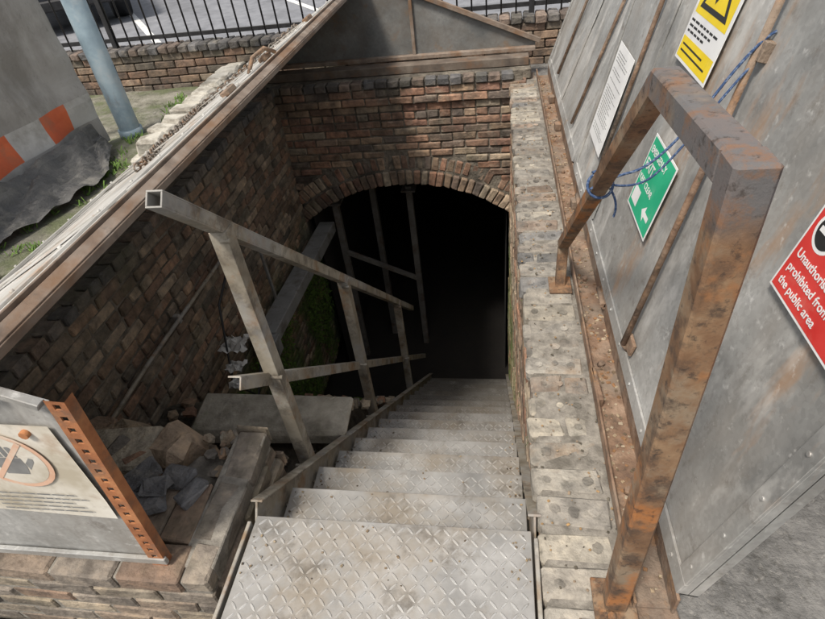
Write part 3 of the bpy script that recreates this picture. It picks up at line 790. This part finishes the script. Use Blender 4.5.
# ------------------------------------------------------------------ barrier banner, pole, tarpaulin
m=MB(); nY=60
def bx(y,z): return -3.3+.05*math.sin(y*3.1+z)+.03*math.sin(y*7.3+2*z)-.12*z+.03*mnoise.noise(V((y*4,z*4,0)))
for i in range(nY):
    y0=1.2+3.0*i/nY; y1=1.2+3.0*(i+1)/nY
    for j in range(32):
        z0=.05*j; z1=z0+.05
        zc=(z0+z1)/2
        if .2<zc<.4: mi=1 if int((y0+20.08)/.3)%2 else 2
        else: mi=0
        m.face([(bx(y0,z0),y0,z0),(bx(y1,z0),y1,z0),(bx(y1,z1),y1,z1),(bx(y0,z1),y0,z1)],mi=mi,smooth=True)
m.tube([(-3.52,4.22,0),(-3.52,4.22,1.6)],.02,8,mi=0)
m.obj('barrier_banner',[M_tarp,M_red,M_wh])
m=MB()
def tq(y,t):
    wd=.42*(.7+.3*math.sin(y*2.3))*(1 if y<3.4 else max(.15,1-(y-3.4)*1.1))
    x=-3.24+t*wd; z=.17*(1-t)**2+.03*abs(math.sin(y*6+t*5))+.02+.06*abs(mnoise.noise(V((y*4,t*4,2))))+.02*abs(mnoise.noise(V((y*14,t*9,5))))
    return (x,y,z)
for i in range(110):
    y0=1.2+2.8*i/110; y1=1.2+2.8*(i+1)/110
    for j in range(20):
        t0=j/20;t1=(j+1)/20
        m.face([tq(y0,t0),tq(y1,t0),tq(y1,t1),tq(y0,t1)],smooth=False)
m.obj('tarpaulin',[M_tarpd])
m=MB(); m.tube([(-3.14,4.3,-.03),(-3.14,4.3,.0),(-3.14,4.3,3.2)],.085,20); m.tube([(-3.14,4.3,-.02),(-3.14,4.3,.06)],.1,20); m.obj('steel_pole',[M_blue])
m=MB(); random.seed(21)
for k in range(110):
    x=random.uniform(-3.2,-2.4);y=random.uniform(1.5,5.3)
    for b in range(random.randint(8,22)):
        a=random.random()*6.28; h=random.uniform(.01,.05); l=random.uniform(.01,.05); w=.004
        bx0=x+random.uniform(-.04,.04);by0=y+random.uniform(-.04,.04)
        m.face([(bx0-w,by0,0),(bx0+w,by0,0),(bx0+math.cos(a)*l+w,by0+math.sin(a)*l,h),(bx0+math.cos(a)*l-w,by0+math.sin(a)*l,h+.004)])
def leaf(x,y,z,s,nx_):
    a=random.random()*6.28
    m.face([(x,y,z),(x+nx_*s*.7,y+math.cos(a)*s,z+math.sin(a)*s),(x+nx_*s,y+math.cos(a+.5)*s*1.6,z+math.sin(a+.5)*s*1.6-.01),(x+nx_*s*.5,y+math.cos(a+1)*s,z+math.sin(a+1)*s)])
for k in range(12000):
    y=random.uniform(2.6,4.95);z=random.uniform(-3.0,-1.45)
    if mnoise.noise(V((y*1.6,z*1.6,7)))+.35*mnoise.noise(V((y*6,z*6,2)))<-.12: continue
    leaf(XL+wv(y,z)+random.uniform(.0,.07),y,z,random.uniform(.008,.022),1)
for k in range(6000):
    x=random.uniform(-2.0,-1.3); y=random.uniform(2.3,4.2)
    if mnoise.noise(V((x*3,y*2.5,17)))+.4*mnoise.noise(V((x*9,y*9,2)))<.02: continue
    z=bank(x,y)+.01; s=random.uniform(.01,.025); a=random.random()*6.28
    m.face([(x,y,z),(x+math.cos(a)*s,y+math.sin(a)*s,z+s*.8),(x+math.cos(a+.4)*s*1.6,y+math.sin(a+.4)*s*1.6,z+s*.7),(x+math.cos(a+.9)*s,y+math.sin(a+.9)*s,z+s*.4)])
for k in range(500):
    y=random.uniform(.65,2.2);z=random.uniform(-1.4,-.12)
    if mnoise.noise(V((y*2.5,z*2.5,3)))<.15: continue
    leaf(XR-.002,y,z,random.uniform(.004,.009),-1)
m.obj('weeds',[M_leaf])

# ------------------------------------------------------------------ parked car
car=empty('parked_car')
def carpart(name,fn,mat):
    m=MB(); fn(m); o=m.obj(name,mat if isinstance(mat,list) else [mat],car); return o
prof=[(-2.1,.35),(-2.15,.6),(-2.1,.9),(-1.95,.98),(-1.1,1.02),(-.35,1.42),(.2,1.47),(1.0,1.42),(1.65,1.05),(2.05,.98),(2.12,.7),(2.08,.35)]
def body(m):
    Lr=[V((x,.88 if z<1.0 else .88-(z-1.0)*.45,z)) for x,z in prof]; Rr=[V((p.x,-p.y,p.z)) for p in Lr]
    m.face(Lr); m.face(Rr[::-1])
    for i in range(len(Lr)):
        j=(i+1)%len(Lr); m.face([Lr[i],Rr[i],Rr[j],Lr[j]])
carpart('body',body,M_carp)
def glass(m):
    for s in(1,-1):
        y=lambda z:s*((.885)-(z-1.0)*.45)
        m.face([(x,y(z),z) for x,z in[(-.95,1.06),(-.3,1.37),(.2,1.41),(.25,1.06)]]); m.face([(x,y(z),z) for x,z in[(.32,1.06),(.27,1.41),(.95,1.37),(1.45,1.08)]])
    m.face([(-1.03,-.7,1.07),(-1.03,.7,1.07),(-.4,.6,1.405),(-.4,-.6,1.405)]); m.face([(1.62,-.7,1.09),(1.62,.7,1.09),(1.07,.6,1.405),(1.07,-.6,1.405)])
carpart('windows',glass,M_glass)
def wheels(m):
    for x in(-1.3,1.3):
        for s in(1,-1):
            m.tube([(x,s*.7,.32),(x,s*.72,.32),(x,s*.9,.32),(x,s*.915,.32)],[.3,.32,.32,.29],24,mi=0)
            m.tube([(x,s*.91,.32),(x,s*.925,.32)],[.2,.17],16,mi=1)
            m.tube([(x,s*.6,.36),(x,s*.887,.36)],.37,24,mi=2)
carpart('wheels',wheels,[M_tyre,M_hub,M_black])
def lamps(m):
    for s in(1,-1): m.box((-2.1,s*.7,.8),(.1,.26,.14),None,.02,mi=0); m.box((2.08,s*.68,.78),(.1,.3,.12),None,.02,mi=1)
    m.box((-2.13,0,.42),(.08,1.6,.16),None,.03,mi=2); m.box((2.1,0,.42),(.08,1.6,.16),None,.03,mi=2)
carpart('lamps_and_bumpers',lamps,[M_lamp,M_glass,M_black])
car.location=(-7.9,10.7,-.02); car.rotation_euler=(0,0,math.atan2(.81,-.59))

# ------------------------------------------------------------------ world, sun, camera
w=bpy.data.worlds.new('World'); S.world=w; w.use_nodes=True; nt=w.node_tree
sky=nt.nodes.new('ShaderNodeTexSky'); sky.sky_type='NISHITA'; sky.sun_disc=False
sd=V((-.26,-.42,.87)).normalized()
el=math.asin(sd.z); sky.sun_elevation=el; sky.sun_rotation=math.atan2(sd.x,sd.y); sky.air_density=1.2; sky.dust_density=4
hs=nt.nodes.new('ShaderNodeHueSaturation'); hs.inputs['Saturation'].default_value=.35
bg=nt.nodes['Background']; bg.inputs[1].default_value=.15; nt.links.new(sky.outputs[0],hs.inputs['Color']); nt.links.new(hs.outputs[0],bg.inputs[0])
sl_=bpy.data.lights.new('sun','SUN'); sl_.energy=3.9; sl_.angle=math.radians(10); sl_.color=(1,.93,.84)
so=bpy.data.objects.new('sun',sl_); S.collection.objects.link(so); so.rotation_euler=sd.to_track_quat('Z','Y').to_euler()
cd=bpy.data.cameras.new('cam'); cd.sensor_width=36; cd.lens=545/825*36; cd.clip_start=.03; cd.clip_end=500
co=bpy.data.objects.new('camera',cd); S.collection.objects.link(co)
Mx=Matrix(((.988,.0045,.1543),(.1153,.6431,-.757),(-.1026,.7657,.6349))).to_4x4(); Mx.translation=V((0,0,1.6)); co.matrix_world=Mx
S.camera=co
S.view_settings.view_transform='Standard'; S.view_settings.look='None'; S.view_settings.exposure=0
